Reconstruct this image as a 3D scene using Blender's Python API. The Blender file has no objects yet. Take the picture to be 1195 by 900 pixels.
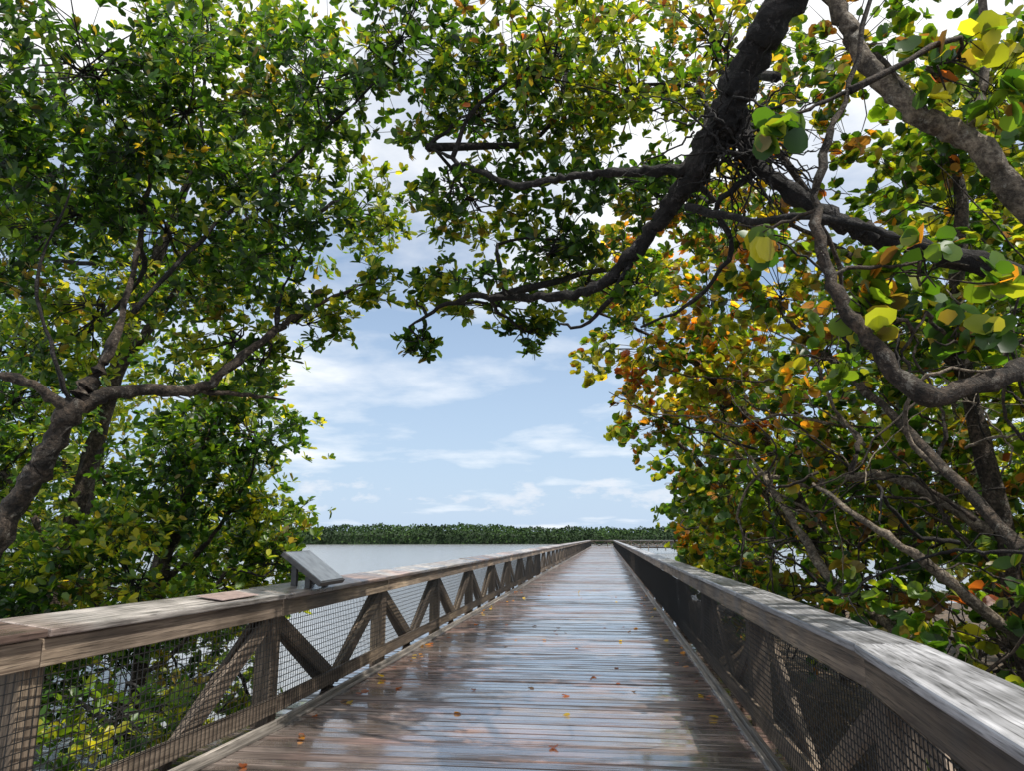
import bpy, math, random
import numpy as np
from mathutils import Vector
random.seed(7); rng=np.random.default_rng(7)
scene=bpy.context.scene
scene.view_settings.view_transform='Standard'
scene.view_settings.look='None'
scene.view_settings.exposure=0

# ------------------------------------------------------------------ helpers
def nt_mat(name):
    m=bpy.data.materials.new(name); m.use_nodes=True
    n=m.node_tree.nodes; l=m.node_tree.links
    return m,n,l,n['Principled BSDF'],n['Material Output']
def node(n,t,**kw):
    x=n.new(t)
    for k,v in kw.items(): setattr(x,k,v)
    return x
def ramp(n,stops):
    r=n.new('ShaderNodeValToRGB'); e=r.color_ramp.elements
    while len(e)<len(stops): e.new(0.5)
    for i,(p,c) in enumerate(stops):
        e[i].position=p; e[i].color=(*c,1) if len(c)==3 else c
    return r
def g(v): return (v,v,v)

def make_obj(name,verts,faces,mat=None,parent=None,attrs=None,smooth=False):
    me=bpy.data.meshes.new(name); me.from_pydata([tuple(v) for v in verts],[],faces); me.update()
    if attrs:
        for k,(typ,data) in attrs.items():
            a=me.attributes.new(k,typ,'POINT')
            a.data.foreach_set('vector' if typ=='FLOAT_VECTOR' else 'value',np.asarray(data,dtype=np.float32).ravel())
    if smooth: me.polygons.foreach_set('use_smooth',[True]*len(me.polygons))
    o=bpy.data.objects.new(name,me); scene.collection.objects.link(o)
    if mat: me.materials.append(mat)
    if parent: o.parent=parent
    return o
def empty(name,loc=(0,0,0)):
    e=bpy.data.objects.new(name,None); scene.collection.objects.link(e); return e

class Beams:
    def __init__(s): s.v=[];s.f=[];s.g=[];s.r=[]
    def add(s,p0,p1,w,h,up=(0,0,1),tilt=0.0,jit=0.0,r=None):
        p0=Vector(p0);p1=Vector(p1);d=(p1-p0);L=d.length;d.normalize()
        side=d.cross(Vector(up)).normalized(); u=side.cross(d).normalized()
        if tilt:
            c,sn=math.cos(tilt),math.sin(tilt); side,u=side*c+u*sn,u*c-side*sn
        b=len(s.v); off=(random.uniform(0,50),random.uniform(0,50),random.uniform(0,50)); r=random.random() if r is None else r
        for i in (0,1):
            for a,c in ((-1,-1),(1,-1),(1,1),(-1,1)):
                q=p0+d*(L*i)+side*(a*w/2)+u*(c*h/2)
                s.v.append(q); s.g.append((off[0]+L*i,off[1]+a*w/2,off[2]+c*h/2)); s.r.append(r)
        for f in ((3,2,1,0),(4,5,6,7),(0,1,5,4),(1,2,6,5),(2,3,7,6),(3,0,4,7)): s.f.append([b+k for k in f])
    def obj(s,name,mat,parent=None,bevel=0):
        o=make_obj(name,s.v,s.f,mat,parent,{'gc':('FLOAT_VECTOR',s.g),'rnd':('FLOAT',s.r)})
        if bevel:
            m=o.modifiers.new('bev','BEVEL'); m.width=bevel; m.segments=2; m.limit_method='ANGLE'
        return o

# ------------------------------------------------------------------ wood
def wood(name,dark,light,rough=(0.35,0.75),wet=False,tint=None,bumpd=0.004,gs=38):
    m,n,l,b,out=nt_mat(name)
    at=node(n,'ShaderNodeAttribute',attribute_name='gc'); ar=node(n,'ShaderNodeAttribute',attribute_name='rnd')
    geo=node(n,'ShaderNodeNewGeometry')
    def noise(vec,scale,det=3,ro=.6,dist=0,mp=None):
        if mp:
            q=node(n,'ShaderNodeMapping'); q.inputs['Scale'].default_value=mp; l.new(vec,q.inputs[0]); vec=q.outputs[0]
        t=node(n,'ShaderNodeTexNoise'); t.inputs['Scale'].default_value=scale; t.inputs['Detail'].default_value=det
        t.inputs['Roughness'].default_value=ro; t.inputs['Distortion'].default_value=dist
        l.new(vec,t.inputs['Vector']); return t.outputs['Fac']
    def mulc(a,bb,f=1):
        q=node(n,'ShaderNodeMix',data_type='RGBA',blend_type='MULTIPLY'); q.inputs[0].default_value=f
        l.new(a,q.inputs[6])
        if isinstance(bb,tuple): q.inputs[7].default_value=(*bb,1)
        else: l.new(bb,q.inputs[7])
        return q.outputs[2]
    grain=noise(at.outputs['Vector'],1,4,.65,.5,(1.3,gs,gs))
    fine=noise(at.outputs['Vector'],1,2,.6,0,(4,gs*4,gs*4))
    blot=noise(geo.outputs['Position'],1.9,3,.6)
    r1=ramp(n,[(.33,dark),(.66,light)]); l.new(grain,r1.inputs[0])
    crack=ramp(n,[(.34,g(.22)),(.45,g(1))]); l.new(fine,crack.inputs[0])
    col=mulc(r1.outputs[0],crack.outputs[0],.8)
    br=ramp(n,[(.3,g(.55)),(.7,g(1.25))]); l.new(blot,br.inputs[0]); col=mulc(col,br.outputs[0])
    rr=ramp(n,[(0,g(.5)),(1,g(1.5))]); l.new(ar.outputs['Fac'],rr.inputs[0]); col=mulc(col,rr.outputs[0])
    if tint:
        tn=noise(geo.outputs['Position'],.5,2,.6)
        ta=node(n,'ShaderNodeMath',operation='MULTIPLY_ADD'); l.new(ar.outputs['Fac'],ta.inputs[0]); ta.inputs[1].default_value=.16; l.new(tn,ta.inputs[2])
        tr=ramp(n,[(.48,g(0)),(.64,g(1))]); l.new(ta.outputs[0],tr.inputs[0])
        mt=node(n,'ShaderNodeMix',data_type='RGBA'); l.new(tr.outputs[0],mt.inputs[0]); l.new(col,mt.inputs[6])
        l.new(mulc(col,tint),mt.inputs[7]); col=mt.outputs[2]
    if wet:
        wn=noise(geo.outputs['Position'],1,4,.68,.2,(.7,4.2,1))
        add=node(n,'ShaderNodeMath',operation='MULTIPLY_ADD'); l.new(ar.outputs['Fac'],add.inputs[0]); add.inputs[1].default_value=.18; l.new(wn,add.inputs[2])
        add2=node(n,'ShaderNodeMath',operation='MULTIPLY_ADD'); l.new(grain,add2.inputs[0]); add2.inputs[1].default_value=.46; l.new(add.outputs[0],add2.inputs[2])
        wr=ramp(n,[(.68,g(.45)),(.80,g(.20)),(.90,g(.06))]); l.new(add2.outputs[0],wr.inputs[0])
        l.new(wr.outputs[0],b.inputs['Roughness'])
        dk=ramp(n,[(.70,g(1)),(.90,g(.6))]); l.new(add2.outputs[0],dk.inputs[0])
        col=mulc(col,dk.outputs[0])
        cw=ramp(n,[(.69,g(0)),(.84,g(1))]); l.new(add2.outputs[0],cw.inputs[0]); l.new(cw.outputs[0],b.inputs['Coat Weight'])
        b.inputs['Coat Roughness'].default_value=.07
    else:
        wr=ramp(n,[(.35,g(rough[0])),(.65,g(rough[1]))]); l.new(blot,wr.inputs[0]); l.new(wr.outputs[0],b.inputs['Roughness'])
    l.new(col,b.inputs['Base Color'])
    ha=node(n,'ShaderNodeMath',operation='MULTIPLY_ADD'); l.new(fine,ha.inputs[0]); ha.inputs[1].default_value=.5; l.new(grain,ha.inputs[2])
    bp=node(n,'ShaderNodeBump'); bp.inputs['Strength'].default_value=.5 if wet else .8; bp.inputs['Distance'].default_value=bumpd
    l.new(ha.outputs[0],bp.inputs['Height']); l.new(bp.outputs[0],b.inputs['Normal'])
    return m
W_deck=wood('wet_deck_wood',(.10,.060,.050),(.38,.235,.195),wet=True,tint=(.85,1.12,1.2),bumpd=.003)
W_cap=wood('weathered_cap_wood',(.085,.085,.09),(.40,.40,.42),rough=(.28,.55),gs=24)
W_capL=wood('weathered_reddish_cap_wood',(.10,.07,.058),(.40,.28,.235),rough=(.22,.5),tint=(.95,1.25,1.4),gs=24)
W_rail=wood('rail_timber',(.14,.10,.07),(.50,.39,.28),rough=(.5,.8),tint=(.45,.45,.48))
W_dark=wood('dark_timber',(.04,.03,.024),(.16,.12,.09),rough=(.5,.8))
W_strip=wood('edge_strip',(.09,.08,.07),(.30,.27,.24),rough=(.3,.6))

def simple(name,col,rough=.5,metal=0,noise_amt=.3,scale=20):
    m,n,l,b,out=nt_mat(name)
    t=node(n,'ShaderNodeTexNoise'); t.inputs['Scale'].default_value=scale; t.inputs['Detail'].default_value=3
    tc=node(n,'ShaderNodeTexCoord'); l.new(tc.outputs['Object'],t.inputs['Vector'])
    r=ramp(n,[(.3,tuple(c*(1-noise_amt) for c in col)),(.7,tuple(c*(1+noise_amt) for c in col))]); l.new(t.outputs['Fac'],r.inputs[0])
    l.new(r.outputs[0],b.inputs['Base Color']); b.inputs['Roughness'].default_value=rough; b.inputs['Metallic'].default_value=metal
    return m
M_wire=simple('coated_wire',(.025,.025,.025),.45,.2)
M_panel=simple('sign_face',(.36,.39,.41),.25,0,.35,9)
M_frame=simple('sign_frame',(.08,.075,.07),.5)
M_plaque=simple('plaque_face',(.36,.27,.25),.3,0,.3,15)

def bark(name,c0,c1,sc=26,lich=(.30,.29,.25),la=.5):
    m,n,l,b,out=nt_mat(name)
    geo=node(n,'ShaderNodeNewGeometry')
    t=node(n,'ShaderNodeTexNoise'); t.inputs['Scale'].default_value=sc; t.inputs['Detail'].default_value=5; t.inputs['Roughness'].default_value=.75
    l.new(geo.outputs['Position'],t.inputs['Vector'])
    t2=node(n,'ShaderNodeTexNoise'); t2.inputs['Scale'].default_value=6; t2.inputs['Detail'].default_value=3; l.new(geo.outputs['Position'],t2.inputs['Vector'])
    r=ramp(n,[(.40,c0),(.64,c1)]); l.new(t.outputs['Fac'],r.inputs[0])
    r2=ramp(n,[(.38,g(.45)),(.62,g(1.4))]); l.new(t2.outputs['Fac'],r2.inputs[0])
    mx=node(n,'ShaderNodeMix',data_type='RGBA',blend_type='MULTIPLY'); mx.inputs[0].default_value=1
    l.new(r.outputs[0],mx.inputs[6]); l.new(r2.outputs[0],mx.inputs[7])
    t3=node(n,'ShaderNodeTexNoise'); t3.inputs['Scale'].default_value=13; t3.inputs['Detail'].default_value=4; t3.inputs['Roughness'].default_value=.8; l.new(geo.outputs['Position'],t3.inputs['Vector'])
    r3=ramp(n,[(.58,g(0)),(.64,g(la))]); l.new(t3.outputs['Fac'],r3.inputs[0])
    ml=node(n,'ShaderNodeMix',data_type='RGBA'); l.new(r3.outputs[0],ml.inputs[0]); l.new(mx.outputs[2],ml.inputs[6]); ml.inputs[7].default_value=(*lich,1)
    l.new(ml.outputs[2],b.inputs['Base Color'])
    b.inputs['Roughness'].default_value=.8
    bp=node(n,'ShaderNodeBump'); bp.inputs['Strength'].default_value=1; bp.inputs['Distance'].default_value=.06
    l.new(t.outputs['Fac'],bp.inputs['Height']); l.new(bp.outputs[0],b.inputs['Normal'])
    return m
B_dark=bark('dark_bark',(.005,.004,.004),(.034,.027,.024),lich=(.16,.15,.15),la=.45)  # near-black bark with pale lichen patches
B_mid=bark('grey_brown_bark',(.018,.013,.009),(.125,.088,.062))
B_pale=bark('pale_bark',(.10,.075,.055),(.42,.34,.25),lich=(.42,.40,.35))

def leafmat(name,trans=.45):
    m,n,l,b,out=nt_mat(name)
    a=node(n,'ShaderNodeAttribute',attribute_name='col')
    l.new(a.outputs['Color'],b.inputs['Base Color']); b.inputs['Roughness'].default_value=.38
    if trans>0:
        tr=node(n,'ShaderNodeBsdfTranslucent')
        mx=node(n,'ShaderNodeMix',data_type='RGBA',blend_type='MULTIPLY'); mx.inputs[0].default_value=1
        l.new(a.outputs['Color'],mx.inputs[6]); mx.inputs[7].default_value=(3.2,2.8,.9,1); l.new(mx.outputs[2],tr.inputs['Color'])
        ms=node(n,'ShaderNodeMixShader'); ms.inputs[0].default_value=trans
        l.new(b.outputs[0],ms.inputs[1]); l.new(tr.outputs[0],ms.inputs[2]); l.new(ms.outputs[0],out.inputs['Surface'])
    else:
        b.inputs['Roughness'].default_value=.9; b.inputs['Specular IOR Level'].default_value=.1
    return m
M_leaf=leafmat('leaf_surface')
M_leaf_far=leafmat('far_leaf_surface',0)

# ------------------------------------------------------------------ leaves
OUT={'oval':((.36,.42),(.80,.46)),'round':((.14,.40),(.50,.53),(.88,.36))}
def norm(a): return a/np.maximum(np.linalg.norm(a,axis=1,keepdims=True),1e-9)
def leaves_obj(name,P,D,N,L,Wd,C,shape,mat,parent):
    n=len(P); D=norm(D); N=norm(N-D*np.sum(D*N,axis=1,keepdims=True)); S=np.cross(D,N)
    o=OUT[shape]; K=2+2*len(o)
    loc=[(0,0)]+[(x,-y) for x,y in o]+[(1,0)]+[(x,y) for x,y in reversed(o)]
    V=np.empty((n,K,3),dtype=np.float32)
    fold=rng.uniform(.05,.35,n); droop=rng.uniform(-.05,.3,n)
    for i,(x,y) in enumerate(loc):
        V[:,i]=P+D*(L*x)[:,None]+S*(Wd*y)[:,None]+N*(fold*abs(y)*Wd-droop*x*x*L)[:,None]
    me=bpy.data.meshes.new(name)
    me.vertices.add(n*K); me.vertices.foreach_set('co',V.ravel())
    base=(np.arange(n)*K)[:,None]; h=K//2
    idx=np.concatenate([base+np.arange(0,h+1),base+np.array([0]+list(range(h,K)))],axis=1).astype(np.int32).ravel()
    me.loops.add(n*2*(h+1)); me.loops.foreach_set('vertex_index',idx)
    me.polygons.add(n*2); me.polygons.foreach_set('loop_start',(np.arange(n*2)*(h+1)).astype(np.int32))
    me.update(calc_edges=True)
    at=me.attributes.new('col','FLOAT_COLOR','POINT')
    cc=np.ones((n,K,4),dtype=np.float32); cc[:,:,:3]=C[:,None,:]
    at.data.foreach_set('color',cc.ravel())
    me.materials.append(mat)
    o=bpy.data.objects.new(name,me); scene.collection.objects.link(o)
    if parent: o.parent=parent
    return o

class Tubes:
    def __init__(s): s.v=[];s.f=[];s.n=0
    def tube(s,pts,rad,sides=8,sub=5,wob=.0):
        pts=np.array(pts,float); rad=np.array(rad,float)
        if len(rad)!=len(pts): rad=np.interp(np.linspace(0,1,len(pts)),np.linspace(0,1,len(rad)),rad)
        P=np.vstack([2*pts[0]-pts[1],pts,2*pts[-1]-pts[-2]]); out=[];ro=[]
        for i in range(1,len(P)-2):
            for k in range(sub):
                t=k/sub
                out.append(.5*((2*P[i])+(-P[i-1]+P[i+1])*t+(2*P[i-1]-5*P[i]+4*P[i+1]-P[i+2])*t*t+(-P[i-1]+3*P[i]-3*P[i+1]+P[i+2])*t**3))
                ro.append(rad[i-1]*(1-t)+rad[i]*t)
        out.append(pts[-1]); ro.append(rad[-1]); out=np.array(out); ro=np.array(ro)
        if wob: out[1:-1]+=rng.normal(0,wob,(len(out)-2,3)); ro=ro*rng.uniform(.84,1.2,len(ro))
        T=np.gradient(out,axis=0); T=norm(T)
        ref=np.array([0.3,.2,1.0]); A=norm(np.cross(T,ref)); B=np.cross(T,A)
        ang=np.linspace(0,2*np.pi,sides,endpoint=False)
        dirs=(A[:,None]*np.cos(ang)[None,:,None]+B[:,None]*np.sin(ang)[None,:,None])
        R=out[:,None]+ro[:,None,None]*dirs
        if sides>7: R+= (rng.normal(0,.13,(len(out),sides,1))*ro[:,None,None])*dirs
        b=s.n; m=len(out); s.v.append(R.reshape(-1,3)); s.n+=m*sides
        for i in range(m-1):
            for k in range(sides):
                k2=(k+1)%sides; s.f.append((b+i*sides+k,b+i*sides+k2,b+(i+1)*sides+k2,b+(i+1)*sides+k))
        s.f.append(tuple(b+k for k in range(sides))[::-1]); s.f.append(tuple(b+(m-1)*sides+k for k in range(sides)))
        return out
    def sticks(s,A,B,r0,r1):
        D=norm(B-A); S=norm(np.cross(D,np.array([.31,.2,.93]))); U=np.cross(D,S)
        n=len(A); V=np.empty((n,6,3))
        for k in range(3):
            an=k*2.094; o=S*math.cos(an)+U*math.sin(an); V[:,k]=A+o*r0; V[:,3+k]=B+o*r1
        b=s.n; s.v.append(V.reshape(-1,3)); s.n+=n*6
        for i in range(n):
            q=b+i*6
            for k in range(3):
                k2=(k+1)%3; s.f.append((q+k,q+k2,q+3+k2,q+3+k))
    def obj(s,name,mat,parent):
        if not s.v: return None
        return make_obj(name,np.vstack(s.v),s.f,mat,parent,smooth=True)

G0=(.012,.038,.008); G1=(.022,.062,.010); G2=(.045,.112,.014); G3=(.095,.168,.018); G4=(.20,.245,.026); G5=(.33,.33,.035)
OR=(.44,.20,.03); RD=(.28,.08,.025); BR=(.17,.09,.034); YL=(.48,.36,.045); OB=(.17,.135,.03)
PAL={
 'mangrove':([G0,G1,G2,G3,G4,YL,OB],[.16,.30,.29,.15,.06,.01,.03]),  # darker greens put canopy shadow contrast into the leaf colour
 'mangrove_sunlit':([G1,G2,G3,G4,G5,OB],[.10,.20,.31,.27,.09,.03]),  # brighter, yellower copy: sunlight painted into the leaf colour
 'grape':([G1,G2,G3,G4,G5,OR,RD,BR,OB],[.18,.23,.23,.15,.05,.025,.01,.045,.08]),
 'grape_autumn':([G1,G2,G3,G4,G5,OR,RD,BR,YL,OB],[.06,.15,.18,.18,.10,.09,.025,.065,.05,.10]),
}
def build_tree(name,skeleton,crowns,shape,bark_mat,leafL,dens=1.0,twigs=True):
    root=empty(name); tubes={}
    def tb(m):
        if m.name not in tubes: tubes[m.name]=(Tubes(),m)
        return tubes[m.name][0]
    sk=[]
    for pts,rad,m in skeleton:
        o=tb(m or bark_mat).tube(pts,rad,12 if rad[0]>.04 else 6,8 if rad[0]>.04 else 5,wob=.009)
        sk.append(o)
    sk=np.vstack(sk); tw=tb(bark_mat)
    P=[];D=[];N=[];C=[];LL=[]
    for cen,rad,pal,dn in crowns:
        cen=np.array(cen,float); rad=np.array(rad if hasattr(rad,'__len__') else (rad,)*3,float); r=rad.mean()
        j=np.argmin(np.linalg.norm(sk-cen,axis=1)); A=sk[j]
        dist=np.linalg.norm(cen-A)
        mid=(A+cen)/2+rng.normal(0,.12*dist+.02,3); br=min(.045,.010+.012*dist)
        tw.tube([A,mid,cen],[br,br*.7,br*.45],6,4,wob=.01)
        ns=int(8+15*r*r)
        u=norm(rng.normal(size=(ns,3))); sub=cen+u*rad*(rng.uniform(.2,1.05,(ns,1))**.65)
        for q in sub:
            s0=cen+(A-cen)*rng.uniform(0,.35); m2=(s0+q)/2+rng.normal(0,.1*r,3)+np.array([0,0,.05*r])
            tw.tube([s0,m2,q],[br*.4,.007,.003],4,2)
        nr=int((300 if shape=='oval' else 120)*r*r*dn*dens*(.095/leafL if shape=='oval' else (.125/leafL)))
        si=rng.integers(0,ns,nr); tip=sub[si]+rng.normal(0,.21,(nr,3))*rad*np.array([1,1,.75])*(.75 if r>1 else 1)
        bk=tip+(sub[si]-tip)*.7+rng.normal(0,.02,(nr,3))
        if twigs: tw.sticks(bk,tip,.004,.0025)
        ax=norm(norm(tip-sub[si])*.6+np.array([0,0,.8])+rng.normal(0,.45,(nr,3)))
        k=8 if shape=='oval' else 6
        pc,pw=PAL[pal]; pc=np.array(pc); pw=np.array(pw)/sum(pw)
        clump=rng.choice(len(pc),ns,p=pw)
        for i in range(k):
            keep=rng.random(nr)<.85; t=tip[keep]; a=ax[keep]; m=len(t)
            e1=norm(np.cross(a,rng.normal(size=(m,3)))); e2=np.cross(a,e1)
            th=rng.uniform(.5,1.5,m)[:,None]; ph=(i*2.4+rng.normal(0,.3,m))[:,None]
            d=a*np.cos(th)+(e1*np.cos(ph)+e2*np.sin(ph))*np.sin(th)
            P.append(t-a*rng.uniform(0,.04,m)[:,None]); D.append(d); N.append(a+rng.normal(0,.25,(m,3)))
            ci=np.where(rng.random(m)<.45,clump[si[keep]],rng.choice(len(pc),m,p=pw))
            C.append(pc[ci]*rng.uniform(.7,1.3,(m,1))); LL.append(leafL*rng.uniform(.55,1.2,m))
    P=np.vstack(P);D=np.vstack(D);N=np.vstack(N);C=np.vstack(C);LL=np.concatenate(LL)
    wr=.5 if shape=='oval' else 1.02
    leaves_obj('leaves',P,D,N,LL,LL*wr*rng.uniform(.85,1.1,len(LL)),C,shape,M_leaf,root)
    for k,(t,m) in tubes.items(): t.obj('trunk_and_limbs' if m is bark_mat else 'limbs',m,root)
    return root,len(P)

# ------------------------------------------------------------------ trees, left
tot=0
sk=[([(-6.0,5.0,-1.6),(-5.4,5.3,.2),(-4.85,5.5,1.6),(-4.55,5.5,2.15),(-4.3,5.5,2.65),(-4.15,5.7,3.3),(-4.3,6.1,4.6),(-4.4,6.3,5.8)],[.16,.13,.11,.10,.09,.03,.022,.015],B_mid),
    ([(-4.3,5.5,2.6),(-4.0,5.7,2.78),(-3.56,6,2.83),(-3.35,6.2,3.1),(-3.1,6.5,3.5),(-2.9,6.7,3.75),(-2.12,7,4.25)],[.065,.052,.045,.04,.034,.024,.010],B_mid),
    ([(-3.6,6,2.83),(-3.3,6.3,2.84),(-3.0,6.6,2.83)],[.03,.02,.010],B_mid),
    ([(-4.3,5.5,2.55),(-4.6,5.2,2.78),(-5.2,5,2.8),(-6,5,3.1)],[.045,.035,.03,.025],B_mid),
    ([(-4.35,5.5,2.6),(-4.4,5.3,3.0),(-4.55,5.2,3.6),(-4.35,5.2,4.4)],[.024,.018,.014,.008],B_dark),
    ([(-4.1,5.8,3.5),(-3.6,6.2,4.5),(-2.9,6.4,5.3),(-2.0,6.2,6.0)],[.026,.02,.016,.010],B_dark),
    ([(-3.1,6.5,3.5),(-3.05,6.6,4.1),(-2.8,6.7,4.8)],[.02,.015,.01],B_dark)]
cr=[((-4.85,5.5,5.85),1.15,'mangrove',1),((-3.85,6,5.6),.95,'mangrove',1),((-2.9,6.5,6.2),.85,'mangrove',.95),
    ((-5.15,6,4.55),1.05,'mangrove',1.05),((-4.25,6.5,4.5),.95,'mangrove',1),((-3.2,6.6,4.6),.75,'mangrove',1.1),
    ((-1.8,6,6.2),.85,'mangrove',1),((-3.0,7,3.7),(.42,.4,.4),'mangrove_sunlit',1.2),((-2.35,7,4.05),(.4,.4,.25),'mangrove_sunlit',1.2),
    ((-5.45,7,3.7),.9,'mangrove_sunlit',1),((-4.1,7.5,3.65),.6,'mangrove_sunlit',1),((-3.35,6.8,3.25),(.35,.4,.25),'mangrove',1),
    ((-2.9,8,5.4),(.6,.8,.6),'mangrove_sunlit',1)]
_,c=build_tree('mangrove_tree',sk,cr,'oval',B_dark,.112,1.4); tot+=c
# second mangrove behind, fills the upper left
sk=[([(-8,10,-1.6),(-7.6,10,2),(-7.0,10,5),(-6.2,10,7.5)],[.18,.14,.10,.05],B_mid),([(-7.2,10,4),(-6,9.8,5.5),(-4.8,9.8,6.6)],[.07,.05,.02],B_mid)]
cr=[((-7.6,10,7.6),1.6,'mangrove_sunlit',.8),((-5.6,10,7.6),1.3,'mangrove_sunlit',.8),((-6.9,10,5.4),1.4,'mangrove_sunlit',.8),((-5.1,10,5.6),(1.0,1,.9),'mangrove_sunlit',.9),((-4.3,9.8,8.6),1.15,'mangrove_sunlit',.8),
    ((-6.2,10,9.6),1.4,'mangrove_sunlit',.7),((-9.3,10,6.3),1.5,'mangrove',.7),((-9.2,10,4.3),1.3,'mangrove_sunlit',.7)]
_,c=build_tree('mangrove_tree',sk,cr,'oval',B_dark,.15,1.15,False); tot+=c
sk=[([(-6,9.2,-1.6),(-5.8,9.1,0),(-5.5,9,1.4),(-5.2,9,2.6),(-5.0,9.2,3.4)],[.10,.08,.06,.04,.02],B_mid),
    ([(-5.6,9.05,1.0),(-5.0,9,1.5),(-4.5,9,2.3)],[.045,.03,.02],B_mid),
    ([(-5.9,9.1,-.2),(-5.0,8.6,.3),(-4.5,8.6,1.2)],[.04,.03,.02],B_mid),
    ([(-6,9.2,.2),(-7,9,1.3),(-8,9,2.4)],[.06,.05,.03],B_mid)]
cr=[((-4.5,9,2.9),(.78,.8,.75),'mangrove',1.1),((-5.6,9,2.4),1.15,'mangrove',1.1),((-4.6,9.5,1.7),(.7,.8,.65),'mangrove_sunlit',1.1),
    ((-8,9,2),1.5,'mangrove_sunlit',.9),((-8,9,3.6),1.3,'mangrove',.9),((-5.5,8.2,1.0),1.0,'mangrove_sunlit',1.1),((-6.6,7.6,.6),1.1,'mangrove',1.1),
    ((-4.9,9.6,.7),.85,'mangrove_sunlit',1.1),((-6.4,9.5,-.1),1.1,'mangrove',1),((-8,9,0.3),1.4,'mangrove',.9),((-4.9,8.7,-.2),.7,'mangrove_sunlit',1),((-4.25,9.4,1.2),(.45,.6,.35),'mangrove',1.2)]
_,c=build_tree('mangrove_tree',sk,cr,'oval',B_dark,.125,1.4); tot+=c
sk=[([(-4.9,5.0,-1.6),(-4.7,5,-.5),(-4.5,5.1,.2)],[.03,.02,.012],B_mid),([(-4.6,6.5,-1.6),(-4.4,6.5,-.4),(-4.2,6.4,.3)],[.03,.02,.012],B_mid)]
cr=[((-4.4,4.9,.1),(.7,.7,.55),'mangrove_sunlit',1),((-4.0,6.0,.1),(.55,.7,.5),'mangrove_sunlit',1),((-5.3,6,.2),.8,'mangrove',1),((-3.9,8.2,-.2),(.35,.6,.4),'mangrove_sunlit',1),((-4.6,4,-.4),.7,'mangrove_sunlit',1.1),((-4.2,5.5,-.6),.5,'mangrove',1.1)]
_,c=build_tree('mangrove_shrub',sk,cr,'oval',B_dark,.11,1.4); tot+=c
sk=[([(-9,14,-1.6),(-8.8,14,1),(-8.3,14,3),(-8,14,5)],[.16,.12,.08,.04],B_mid),([(-8.9,14,.5),(-7.8,13.8,2)],[.06,.03],B_mid)]
cr=[((-8.2,14,4.2),(2.2,2,1.9),'mangrove_sunlit',.6),((-7.4,13.8,2.0),(1.5,1.6,1.3),'mangrove_sunlit',.8),((-11,14,3),2.5,'mangrove_sunlit',.5),((-7.6,13.5,.4),(1.3,1.5,.9),'mangrove',.9),((-11,14,.5),2.2,'mangrove',.5)]
_,c=build_tree('mangrove_tree',sk,cr,'oval',B_mid,.18,1.3,False); tot+=c

# ------------------------------------------------------------------ trees, right
sk=[([(4.3,4.6,-1.0),(4.1,4.7,.3),(3.95,4.9,1.6),(3.9,4.9,2.6),(4.0,4.9,4.0),(3.7,4.8,5.3)],[.22,.2,.17,.15,.12,.09],B_mid),
    ([(3.7,4.8,5.2),(2.9,4.5,5.9),(2.0,4.4,5.8),(1.28,4.5,5.06),(1.05,4.75,4.75),(.88,5,4.42),(.61,5.3,4.1),(.42,5.45,3.9),(.2,5.6,3.68),(-.1,5.8,3.53),(-.68,6.2,3.63),(-1.3,6.5,3.75),(-1.87,6.8,3.58)],
     [.10,.10,.10,.10,.115,.11,.08,.06,.05,.042,.032,.026,.012],B_dark),
    ([(.75,5.15,4.22),(.35,5.25,4.28),(0,5.4,4.36),(-.35,5.5,4.38),(-.7,5.7,4.46),(-1.1,5.8,4.7),(-1.53,6,5.03)],[.05,.036,.03,.026,.030,.02,.010],B_dark),
    ([(1.0,4.9,4.55),(1.12,5,4.15),(1.49,5,3.8),(1.8,5.1,3.66),(2.14,5.2,3.58),(3.05,5.5,3.42),(3.95,5,2.9)],[.06,.058,.055,.06,.065,.075,.1],B_dark),
    ([(1.7,3.9,5.0),(1.44,4,4.1),(1.3,4,3.75),(1.19,4,3.33),(1.23,4,2.96),(1.33,4,2.72),(1.44,4,2.53),(1.65,4,2.27),(1.95,4.05,2.33),(2.4,4.2,2.45),(3.1,4.4,2.3),(3.95,4.85,1.7)],[.010,.014,.020,.027,.034,.036,.042,.058,.052,.062,.08,.12],B_mid),
    ([(1.35,4.6,5.6),(1.6,4.5,4.95),(1.7,4.5,4.65),(1.95,4.5,4.22),(2.27,4.5,3.98),(2.55,4.5,3.55),(3.1,4.6,2.9),(3.9,4.9,2.2)],[.045,.05,.055,.06,.065,.07,.09,.12],B_pale),
    ([(2.27,4.5,3.98),(2.5,4.6,4.5),(2.6,4.7,5.2)],[.04,.03,.02],B_pale),
    ([(.3,5.5,3.8),(.1,5.7,3.45),(-.15,6.0,3.3),(-.35,6.1,3.35)],[.03,.022,.016,.008],B_dark),
    ([(1.12,5,4.1),(.85,5.1,3.9),(.95,5.2,3.6),(.7,5.4,3.3),(.3,5.6,3.15)],[.03,.022,.02,.016,.008],B_dark),
    ([(.65,5.2,3.95),(1.0,4.8,3.65),(1.4,4.5,3.5),(1.8,4.4,3.3)],[.03,.028,.022,.012],B_dark),
    ([(1.2,5,4.4),(1.5,5.2,4.0),(1.75,5.4,3.5),(1.8,5.6,3.0)],[.03,.024,.018,.008],B_mid)]
for _ in range(75):
    p=np.array([.95,4.95,4.35])+rng.normal(0,.12,3); dd=norm((np.array([.5,.1,-.25])+rng.normal(0,.7,3))[None])[0]; pts=[p.copy()]
    for k in range(4): dd=norm((dd+rng.normal(0,.4,3))[None])[0]; p=p+dd*rng.uniform(.12,.26); pts.append(p.copy())
    sk.append((pts,[.009,.006,.003],B_dark))
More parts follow.
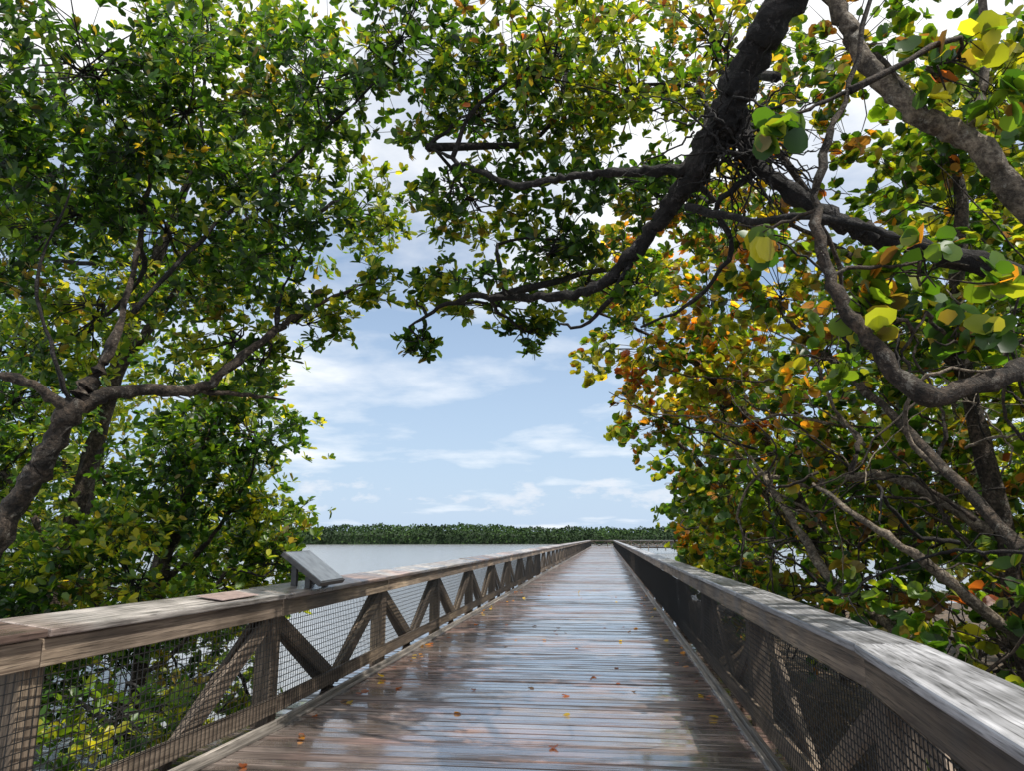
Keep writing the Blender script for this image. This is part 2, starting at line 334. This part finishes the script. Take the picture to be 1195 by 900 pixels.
cr=[((-1.1,6.5,5.65),(.85,.8,.8),'mangrove',1),((-.4,6,5.9),.85,'grape',1),((.3,6.5,5.85),.85,'mangrove_sunlit',1),
    ((-1.2,7,4.85),(.7,.7,.6),'mangrove_sunlit',1.05),((-.35,7,4.5),(.7,.7,.55),'mangrove',1.1),((-1.7,7,4.15),(.45,.5,.38),'mangrove_sunlit',1.15),
    ((-1.75,6.9,3.45),(.22,.25,.22),'mangrove',1.5),((-.95,7.3,3.9),(.6,.4,.28),'mangrove_sunlit',1.3),((-.7,7.3,3.6),(.35,.3,.2),'mangrove',1.3),((.4,6.5,4.8),.65,'mangrove',1),
    ((1.2,7,6.6),.9,'grape_autumn',.9),((-.9,5.9,3.75),(.4,.3,.15),'mangrove',1),((-1.3,6.0,4.6),(.3,.3,.3),'mangrove',1),((.3,5.6,3.5),(.3,.3,.15),'mangrove',.8),
    ((-.2,6.9,6.6),.8,'mangrove_sunlit',1),((.9,7.5,5.2),.7,'grape_autumn',1),((.2,8.5,4.6),(.8,.8,.6),'mangrove_sunlit',1)]
_,c=build_tree('mangrove_tree',sk,cr,'oval',B_dark,.108,1.3); tot+=c

def tangle(n,box,z0,r=(.005,.022),lean=(-.5,0,.6)):
    out=[]
    for _ in range(n):
        p=np.array([rng.uniform(*box[0]),rng.uniform(*box[1]),rng.uniform(*z0)])
        d=norm((np.array(lean)+rng.normal(0,.7,3))[None])[0]; pts=[p.copy()]
        for k in range(rng.integers(4,8)):
            d=norm((d+rng.normal(0,.45,3)+np.array([-.05,0,.06]))[None])[0]; p=p+d*rng.uniform(.25,.5)
            if p[0]<1.55 and p[2]<2.6: p[0]=1.55+rng.uniform(0,.2)
            pts.append(p.copy())
        r0=rng.uniform(*r); out.append((pts,[r0,r0*.7,r0*.25],random.choice([B_mid,B_pale,B_dark,B_mid])))
    return out
sk=[([(3.4,4.4,-1),(3.3,5,.5),(3.0,6,1.5),(2.7,7.5,2.8),(2.2,9,4.2)],[.07,.06,.05,.04,.02],B_mid),
    ([(3.2,6,-.8),(2.6,7,.6),(2.3,8.2,1.1),(2.0,9,2.0),(1.9,10,2.6)],[.06,.05,.045,.035,.015],B_pale),
    ([(4.2,7,-.8),(3.4,6.6,.5),(2.6,6.3,1.25),(2.1,6.2,1.6),(1.75,6.6,2.0)],[.07,.05,.04,.03,.012],B_pale),
    ([(4.0,8,-.8),(3.9,8,1.5),(3.7,8,3.6),(3.8,7.8,5.5),(3.2,8,7)],[.12,.1,.08,.05,.03],B_mid),
    ([(3.7,8,3.2),(2.9,8,4.4),(2.0,8.6,5.4)],[.06,.04,.02],B_mid),
    ([(3.8,8,1.6),(3.0,8.4,2.2),(2.4,9,2.15),(1.9,9.6,2.35)],[.06,.045,.04,.015],B_pale)]
sk+=tangle(140,((2.0,4.5),(4.6,10.5)),(-.3,3.2))
cr=[((2.2,9,4.5),1.05,'grape_autumn',1),((1.8,9,5.9),1.05,'grape_autumn',.9),((2.9,8,3.5),1.0,'grape',.9),((3.8,8,5.0),1.2,'grape',.8),
    ((4.1,7.5,6.1),1.1,'mangrove_sunlit',.8),((3.9,9,2.2),1.2,'grape',.9),((2.9,8,7.1),1.1,'grape',.9),((3.0,9,1.0),.9,'grape',1),((3.1,6.5,.7),.6,'grape',1),
    ((2.0,7,3.2),(.45,.7,.45),'grape_autumn',.7),((5.2,9,4),1.5,'mangrove_sunlit',.8),((5.5,8,1.5),1.5,'grape',.8),((2.3,5.6,.3),(.35,.6,.3),'grape',1),((3.4,5.2,1.3),(.5,.5,.4),'grape',.8),
    ((4.4,7,3.2),1.0,'mangrove_sunlit',.9),((2.6,9.5,2.4),(.8,.8,.7),'grape_autumn',1),((2.3,7.5,.9),(.4,.8,.4),'grape',.9),((3.6,6,-.2),.7,'grape',1)]
_,c=build_tree('sea_grape_tree',sk,cr,'round',B_mid,.118,1.4); tot+=c
sk=[([(1.23,4,2.96),(1.45,4.05,3.0),(1.8,4.05,3.05)],[.012,.01,.006],B_mid),([(1.44,4,4.05),(1.2,4,3.95),(1.0,4,3.9)],[.012,.01,.006],B_mid),
    ([(1.19,4,3.33),(1.0,4.1,3.3),(.8,4.2,3.35)],[.01,.008,.006],B_mid),([(1.65,4,2.27),(1.6,4.1,2.5),(1.75,4.1,2.75)],[.012,.009,.006],B_mid)]
cr=[((1.78,4.1,2.95),(.40,.25,.20),'grape',1.6),((1.05,4,3.9),(.2,.2,.12),'grape',2),((.92,4.2,3.25),(.22,.2,.12),'grape',1.6),((1.45,4.1,2.75),(.2,.2,.2),'grape',2),((2.2,4.3,4.4),(.35,.3,.5),'grape',1.2),((2.0,4.3,2.6),(.25,.2,.2),'grape',2)]
_,c=build_tree('sea_grape_spray',sk,cr,'round',B_mid,.13,1.0); tot+=c
sk=[([(3.8,13,-.8),(3.4,13,1.5),(2.6,13,3.3),(1.6,13,4.6),(.5,12.6,5.2)],[.14,.11,.08,.05,.02],B_mid),
    ([(3.5,13,1.2),(2.6,12.6,2.2),(2.0,12.6,3.2)],[.06,.05,.02],B_pale)]
sk+=tangle(60,((2.0,4.5),(10,16)),(-.3,3.5))
cr=[((.75,13,4.8),(1.15,1.3,1.1),'grape_autumn',1.1),((.25,11,5.6),(.75,.9,.75),'grape_autumn',1.1),((2.0,13,3.7),1.3,'grape_autumn',1.1),((3.3,12,2.5),1.4,'grape',.95),
    ((2.0,12.5,5.6),1.3,'grape_autumn',.9),((3.1,15,1.2),1.3,'grape',1),((4.6,13,5),2,'grape',.6),((5.5,13,2),2,'mangrove_sunlit',.7),((2.3,11.5,.6),(.6,1.2,.6),'grape',1),((1.9,13,2.3),(.7,1.3,.9),'grape',1.1)]
_,c=build_tree('sea_grape_tree',sk,cr,'round',B_mid,.14,1.35); tot+=c
sk=[([(3.9,19,-.8),(3.5,19,1.5),(2.4,19,3.3),(1.4,18.5,4.2)],[.14,.11,.07,.03],B_mid)]
sk+=tangle(24,((2.2,4.5),(16,22)),(-.3,3.5))
cr=[((1.15,18,4.2),(.95,1.2,1.0),'grape_autumn',1.1),((2.5,20,3.1),(1.45,1.5,1.3),'grape',1.1),((3.8,24,2.0),(1.9,2.2,1.7),'mangrove_sunlit',1),((3.0,18,5.4),1.6,'grape',.8),
    ((5,20,3.5),2.2,'grape',.6),((3.0,20,.6),(1.0,2.5,.9),'mangrove_sunlit',1.2),((3.5,25,.5),(1.2,3,.9),'mangrove_sunlit',1.2),((2.2,18,1.8),(.7,1.4,.9),'grape',1.2)]
_,c=build_tree('sea_grape_tree',sk,cr,'round',B_mid,.18,1.35,False); tot+=c
sk=[([(8,10,-.8),(7.8,10,2),(7.5,10,5)],[.2,.15,.08],B_mid),([(8,17,-.8),(7.8,17,3),(7.5,17,6)],[.2,.15,.08],B_mid),([(7,26,-.8),(6.8,26,2),(6.5,26,3)],[.2,.15,.08],B_mid),([(7,6,-.8),(6.6,6,2),(6.5,6,4)],[.2,.15,.08],B_mid)]
cr=[((7.5,10,4.5),2.3,'mangrove_sunlit',.6),((7.5,11,1.5),2.2,'mangrove',.6),((7.5,17,5),2.6,'mangrove_sunlit',.5),((7.5,17,2),2.4,'mangrove_sunlit',.5),((6.5,26,2.5),(2.6,3,2),'mangrove_sunlit',.6),
    ((6.0,6.5,3.5),1.6,'mangrove_sunlit',.8),((6.2,7,1.2),1.7,'grape',.7),((6.8,11,7.5),2.4,'mangrove_sunlit',.7),((5.5,10,6),1.5,'mangrove_sunlit',.8)]
_,c=build_tree('sea_grape_tree',sk,cr,'round',B_mid,.20,1.35,False); tot+=c
print('near leaves',tot)

# ------------------------------------------------------------------ distant treeline
def strip(name,p0,p1,depth,h,n,size,zb):
    p0=np.array(p0,float);p1=np.array(p1,float); d=p1-p0; L=np.linalg.norm(d); d/=L; nrm=np.array([-d[1],d[0]])
    root=empty(name)
    t=rng.random(n)*L; q=rng.random(n)**1.5
    def hh(t): return h*(1.10-.25*t/L+.07*np.sin(t*.05)+.05*np.sin(t*.13+1)+.04*np.sin(t*.37+2)+.03*np.sin(t*.9))
    H=hh(t)*np.sin(np.pi*np.clip(.14+q*.76,0,1))**.5
    z=zb+H*(1-rng.random(n)**2.0*.95)+rng.normal(0,.12,n)
    P=np.stack([p0[0]+d[0]*t+nrm[0]*q*depth,p0[1]+d[1]*t+nrm[1]*q*depth,z],1)
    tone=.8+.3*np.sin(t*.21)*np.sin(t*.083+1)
    C=np.array([G1,G1,G2,G2])[rng.integers(0,4,n)]*(rng.uniform(.6,1.05,n)*tone)[:,None]*np.array([1.05,.80,1.1])+np.array([.008,.012,.012])  # last offset paints pale distance haze into the foliage colour
    LL=size*rng.uniform(.5,1.3,n)
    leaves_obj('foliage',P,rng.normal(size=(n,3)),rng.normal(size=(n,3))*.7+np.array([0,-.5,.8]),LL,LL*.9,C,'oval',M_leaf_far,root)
    V=[];F=[]; m=int(L/3)
    for i in range(m+1):
        tt=L*i/m
        for qq,k in ((.08,0),(.1,.6),(.4,.85),(.75,.8),(.95,0)):
            V.append((p0[0]+d[0]*tt+nrm[0]*qq*depth,p0[1]+d[1]*tt+nrm[1]*qq*depth,zb-.8+k*float(hh(np.array(tt)))*random.uniform(.9,1.05)))
    for i in range(m):
        for k in range(4): a=i*5+k; F.append((a,a+5,a+6,a+1))
    make_obj('foliage_core',V,F,simple('core_green',(.02,.042,.014),.9,0,.5,.8),root)  # solid dark core added inside the foliage to block see-through
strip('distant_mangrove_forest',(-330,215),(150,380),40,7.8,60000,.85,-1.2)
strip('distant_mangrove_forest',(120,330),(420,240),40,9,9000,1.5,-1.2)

# ------------------------------------------------------------------ ground + water
def sm(a,b,x):
    t=min(1,max(0,(x-a)/(b-a))); return t*t*(3-2*t)
xs=np.concatenate([-np.geomspace(2600,14,26),np.linspace(-12,12,33),np.geomspace(14,2600,26)])
ys=np.concatenate([-np.geomspace(600,12,14),np.linspace(-10,40,60),np.geomspace(42,2900,30)])
V=[];F=[]
for y in ys:
    for x in xs:
        z=-2.6+1.9*sm(1.0,3.0,x)*(1-sm(28,34,y))*(1-sm(40,60,x))+.9*sm(3,-2,y)*(1-sm(1,3,x))
        z+=.08*math.sin(x*2.1+y*1.3)*math.cos(y*1.7)
        V.append((x,y,z))
nx=len(xs)
for j in range(len(ys)-1):
    for i in range(nx-1): a=j*nx+i; F.append((a,a+1,a+nx+1,a+nx))
m,n,l,b,out=nt_mat('leaf_litter_mud')
t=node(n,'ShaderNodeTexNoise'); t.inputs['Scale'].default_value=6; t.inputs['Detail'].default_value=4
geo=node(n,'ShaderNodeNewGeometry'); l.new(geo.outputs['Position'],t.inputs['Vector'])
r=ramp(n,[(.35,(.02,.015,.01)),(.6,(.09,.06,.035)),(.75,(.16,.10,.05))]); l.new(t.outputs['Fac'],r.inputs[0]); l.new(r.outputs[0],b.inputs['Base Color'])
b.inputs['Roughness'].default_value=.8
bp=node(n,'ShaderNodeBump'); bp.inputs['Distance'].default_value=.08; l.new(t.outputs['Fac'],bp.inputs['Height']); l.new(bp.outputs[0],b.inputs['Normal'])
make_obj('ground',V,F,m,smooth=True)
m,n,l,b,out=nt_mat('lagoon_water')
geo=node(n,'ShaderNodeNewGeometry')
mp=node(n,'ShaderNodeMapping'); mp.inputs['Scale'].default_value=(.7,1.6,1); l.new(geo.outputs['Position'],mp.inputs[0])
t=node(n,'ShaderNodeTexNoise'); t.inputs['Scale'].default_value=1.6; t.inputs['Detail'].default_value=4; l.new(mp.outputs[0],t.inputs['Vector'])
bp=node(n,'ShaderNodeBump'); bp.inputs['Strength'].default_value=.7; bp.inputs['Distance'].default_value=.14; l.new(t.outputs['Fac'],bp.inputs['Height']); l.new(bp.outputs[0],b.inputs['Normal'])
b.inputs['Base Color'].default_value=(.27,.28,.29,1); b.inputs['Roughness'].default_value=.12; b.inputs['IOR'].default_value=1.4
make_obj('water',[(-3000,-600,-1.2),(3000,-600,-1.2),(3000,3200,-1.2),(-3000,3200,-1.2)],[(0,1,2,3)],m)

# ------------------------------------------------------------------ boardwalk
YE=140.0
def cL(y): return -2.93 if y>=6.3 else -2.93-(6.3-y)*.066
def cR(y): return 1.27 if y>=3.73 else 1.27-(3.73-y)*.10
bw=empty('boardwalk'); d=Beams(); y=-3.0
while y<YE:
    w=random.choice((.135,.14,.142))
    x0=cL(y)-.12+random.uniform(-.02,.02); x1=cR(y)+.12+random.uniform(-.02,.02)
    z=-.02+random.uniform(-.003,.003)
    sk_=random.uniform(-.004,.004)
    d.add((x0,y-sk_,z+random.uniform(-.002,.002)),(x1,y+sk_,z+random.uniform(-.002,.002)),w,.04,tilt=random.gauss(0,.014))
    y+=w+random.uniform(.009,.018)
xx=1.5
while xx<13:
    d.add((xx,YE-3.6,-.02),(xx,YE,-.02),.138,.04); xx+=.146
d.obj('deck_planks',W_deck,bw,.005)
s=Beams()
for x in (-2.6,-1.6,-.8,0,.9): s.add((x,-3,-.18),(x,YE,-.18),.08,.24)
for yy in (YE-3.4,YE-1.8,YE-.2): s.add((1.1,yy,-.2),(13,yy,-.2),.08,.22)
yy=-2.7
while yy<YE:
    s.add((cL(yy)-.1,yy,-.43),(cR(yy)+.1,yy,-.43),.14,.24)
    for x in (cL(yy)+.35,cR(yy)-.35): s.add((x,yy+.17,-3),(x,yy+.17,-.31),.2,.2,up=(0,1,0))
    yy+=3.2
s.obj('stringers_and_piles',W_dark,bw)
e=Beams()
for fn,sg in ((cL,1),(cR,-1)):
    br=6.3 if fn is cL else 3.73
    for a,b2 in ((-2,br),)+tuple((br+i*3.66,min(YE,br+(i+1)*3.66)) for i in range(38)):
        if a>=YE: break
        e.add((fn(a)+sg*.20,a+.004,.012),(fn(b2)+sg*.20,b2-.004,.012),.045,.022)
        e.add((fn(a)+sg*.155,a+.004,.03),(fn(b2)+sg*.155,b2-.004,.03),.035,.058)
e.obj('edge_strips',W_strip,bw,.003)

def railing(posts,inner,capmat,name,skip=(),pw=.15,truss=True,capw=.31,captilt=0,hs=.05,hw=.005):
    root=empty(name); P=Beams();C=Beams();S=Beams();B=Beams();Wv=Beams()
    for i,(x,y) in enumerate(posts):
        P.add((x,y,-.75),(x,y,1.018),pw,.17,up=(0,1,0))
    for i in range(len(posts)-1):
        a=Vector((*posts[i],0)); b=Vector((*posts[i+1],0)); dv=(b-a).normalized(); nn=Vector((-dv.y,dv.x,0))*inner
        L=(b-a).length
        def at(s,o,z): return a+dv*s+nn*o+Vector((0,0,z))
        C.add(at(.006,-(capw-.31)/2,1.055+abs(captilt)*.1+random.uniform(-.005,.005)),at(L-.006,-(capw-.31)/2,1.055+abs(captilt)*.1+random.uniform(-.005,.005)),capw,.045,tilt=captilt+random.uniform(-.015,.015),r=(.15,.85,.4,.95,.6)[i%5])
        S.add(at(.003,.098,.95),at(L-.003,.098,.95),.04,.145)
        S.add(at(.003,-.10,.945),at(L-.003,-.10,.945),.04,.145)
        S.add(at(.003,.099,.16),at(L-.003,.099,.16),.04,.13)
        for q,(s0,s1) in enumerate(((.09,L/2-.02),(L-.09,L/2+.02))):
            if (i,q) in skip: continue
            if truss: B.add(at(s0,.03,.84),at(s1,.03,.10),.04,.135)
            B.add(at(s0,-.045,.86),at(s1,-.045,.02),.04,.135)
        near=posts[i][1]<30
        zz=.235
        while zz<.88:
            Wv.add(at(.0,.124,zz),at(L,.124,zz),hw,hw); zz+=hs
        st=.05 if near else .15; k=0.02
        while k<L:
            Wv.add(at(k,.1295,.10),at(k,.1295,.88),.004,.004,up=(0,1,0)); k+=st
    P.obj('posts',W_rail,root,.006); C.obj('cap_rail',capmat,root,.010); S.obj('side_boards',W_rail,root,.005)
    B.obj('diagonal_braces',W_rail,root,.005); Wv.obj('wire_mesh',M_wire,root)
    return root
ysL=[.6,3.78]+[6.4+3.2*i for i in range(42)]; ysR=[-2.6,.55,3.73]+[6.93+3.2*i for i in range(42)]
railing([(cL(y),y) for y in ysL if y<YE],-1,W_capL,'boardwalk_railing',skip=((1,0),(0,0),(0,1)),capw=.38,captilt=-.12)
railing([(cR(y),y) for y in ysR if y<YE-3.7],1,W_cap,'boardwalk_railing',truss=False,hs=.04)
railing([(1.3+3*i,YE-3.7) for i in range(5)],1,W_cap,'boardwalk_railing')
railing([(-2.9+3*i,YE+.1) for i in range(6)],-1,W_cap,'boardwalk_railing')

# ------------------------------------------------------------------ interpretive sign on left rail
sg=empty('interpretive_sign'); a=Beams(); bq=Beams(); cq=Beams()
y0,y1=6.95,7.60
pt=Vector((-3.10,0,1.40)); pb=Vector((-2.70,0,1.11)); sl=(pb-pt); mid=(pt+pb)/2
upn=Vector((-sl.z,0,sl.x)).normalized()
if upn.z<0: upn=-upn
a.add((mid.x,y0,mid.z),(mid.x,y1,mid.z),sl.length,.045,up=upn)
f=mid+upn*.026; bq.add((f.x,y0+.02,f.z),(f.x,y1-.02,f.z),sl.length-.04,.006,up=upn)
for yy in (y0+.1,y1-.1):
    cq.add((-3.0,yy,1.079),(-3.0,yy,1.29),.05,.05,up=(0,1,0)); cq.add((-2.86,yy,1.07),(-2.86,yy,1.18),.05,.05,up=(0,1,0))
a.obj('panel_frame',M_frame,sg,.004); bq.obj('panel_face',M_panel,sg); cq.obj('brackets',M_frame,sg)
pl=Beams(); pl.add((-2.98,5.45,1.102),(-2.96,6.0,1.102),.22,.008,tilt=-.12); o=pl.obj('memorial_plaque',M_plaque,None,.002)

# ------------------------------------------------------------------ fallen leaves
n=120
P=np.stack([rng.uniform(-2.6,1.0,n),3.6+rng.uniform(0,1,n)**1.6*20,np.full(n,.012)],1)
edge=rng.random(n)<.5; P[edge,0]=np.where(rng.random(edge.sum())<.45,-2.58,.95)+rng.normal(0,.08,edge.sum())
C=np.array([OR,RD,BR,RD,YL])[rng.integers(0,5,n)]*.8
LL=rng.uniform(.05,.10,n); D=rng.normal(size=(n,3)); D[:,2]*=.1
fl=leaves_obj('fallen_leaves',P,D,np.tile([0,0,1.],(n,1))+rng.normal(0,.15,(n,3)),LL,LL*.8,C,'round',M_leaf,None)

# ------------------------------------------------------------------ sky + sun
EL=math.radians(64); AZ=math.radians(112)
S=Vector((math.sin(AZ)*math.cos(EL),math.cos(AZ)*math.cos(EL),math.sin(EL)))
w=bpy.data.worlds.new('World'); scene.world=w; w.use_nodes=True; n=w.node_tree.nodes; l=w.node_tree.links
bg=n['Background']; sky=node(n,'ShaderNodeTexSky',sky_type='NISHITA'); sky.sun_disc=False; sky.sun_elevation=EL; sky.sun_rotation=AZ
sky.air_density=1.0; sky.dust_density=.3; sky.ozone_density=2.0
tc=node(n,'ShaderNodeTexCoord'); sp=node(n,'ShaderNodeSeparateXYZ'); l.new(tc.outputs['Generated'],sp.inputs[0])
mz=node(n,'ShaderNodeMath',operation='MAXIMUM'); l.new(sp.outputs['Z'],mz.inputs[0]); mz.inputs[1].default_value=0
az=node(n,'ShaderNodeMath',operation='ADD'); l.new(mz.outputs[0],az.inputs[0]); az.inputs[1].default_value=.12
dx=node(n,'ShaderNodeMath',operation='DIVIDE'); l.new(sp.outputs['X'],dx.inputs[0]); l.new(az.outputs[0],dx.inputs[1])
dy=node(n,'ShaderNodeMath',operation='DIVIDE'); l.new(sp.outputs['Y'],dy.inputs[0]); l.new(az.outputs[0],dy.inputs[1])
cb=node(n,'ShaderNodeCombineXYZ'); l.new(dx.outputs[0],cb.inputs[0]); l.new(dy.outputs[0],cb.inputs[1])
t=node(n,'ShaderNodeTexNoise'); t.inputs['Scale'].default_value=.9; t.inputs['Detail'].default_value=7; t.inputs['Roughness'].default_value=.55; l.new(cb.outputs[0],t.inputs['Vector'])
up=node(n,'ShaderNodeMath',operation='MULTIPLY_ADD'); l.new(mz.outputs[0],up.inputs[0]); up.inputs[1].default_value=.42; l.new(t.outputs['Fac'],up.inputs[2])
cr_=ramp(n,[(.56,g(0)),(.65,g(.4)),(.76,g(1))]); l.new(up.outputs[0],cr_.inputs[0])
hz=node(n,'ShaderNodeMapRange'); l.new(mz.outputs[0],hz.inputs[0]); hz.inputs[1].default_value=0; hz.inputs[2].default_value=.35; hz.inputs[3].default_value=.95; hz.inputs[4].default_value=.35
mh=node(n,'ShaderNodeMix',data_type='RGBA'); l.new(hz.outputs[0],mh.inputs[0]); l.new(sky.outputs[0],mh.inputs[6]); mh.inputs[7].default_value=(3.9,5.0,6.5,1)
mx=node(n,'ShaderNodeMix',data_type='RGBA'); l.new(cr_.outputs[0],mx.inputs[0]); l.new(mh.outputs[2],mx.inputs[6]); mx.inputs[7].default_value=(8.2,8.3,8.4,1)
pm=node(n,'ShaderNodeMapping'); pm.inputs['Scale'].default_value=(14,14,34); pm.inputs['Location'].default_value=(3.1,1.7,.4); l.new(tc.outputs['Generated'],pm.inputs[0])
pn=node(n,'ShaderNodeTexNoise'); pn.inputs['Scale'].default_value=1; pn.inputs['Detail'].default_value=6; pn.inputs['Roughness'].default_value=.6; l.new(pm.outputs[0],pn.inputs['Vector'])
pb_=ramp(n,[(.0,g(.2)),(.03,g(.7)),(.05,g(1)),(.075,g(.75)),(.11,g(0))]); l.new(mz.outputs[0],pb_.inputs[0])
pa=node(n,'ShaderNodeMath',operation='MULTIPLY_ADD'); l.new(pb_.outputs[0],pa.inputs[0]); pa.inputs[1].default_value=.30; l.new(pn.outputs['Fac'],pa.inputs[2])
pr=ramp(n,[(.80,g(0)),(.88,g(.5)),(.97,g(.8))]); l.new(pa.outputs[0],pr.inputs[0])
mp_=node(n,'ShaderNodeMix',data_type='RGBA'); l.new(pr.outputs[0],mp_.inputs[0]); l.new(mx.outputs[2],mp_.inputs[6]); mp_.inputs[7].default_value=(6.3,6.6,7.1,1)
l.new(mp_.outputs[2],bg.inputs['Color']); bg.inputs['Strength'].default_value=.14
sun=bpy.data.lights.new('sun','SUN'); sun.energy=5.0; sun.angle=math.radians(.5); sun.color=(1,.95,.86)
so=bpy.data.objects.new('sun',sun); scene.collection.objects.link(so); so.rotation_euler=S.to_track_quat('Z','Y').to_euler()

# ------------------------------------------------------------------ camera
cam=bpy.data.cameras.new('camera'); co=bpy.data.objects.new('camera',cam); scene.collection.objects.link(co)
cam.sensor_width=36; cam.lens=26; cam.clip_end=6000; cam.clip_start=.05
co.location=(0,0,1.55); co.rotation_euler=(math.radians(90+11.65),0,math.radians(7.15))
scene.camera=co
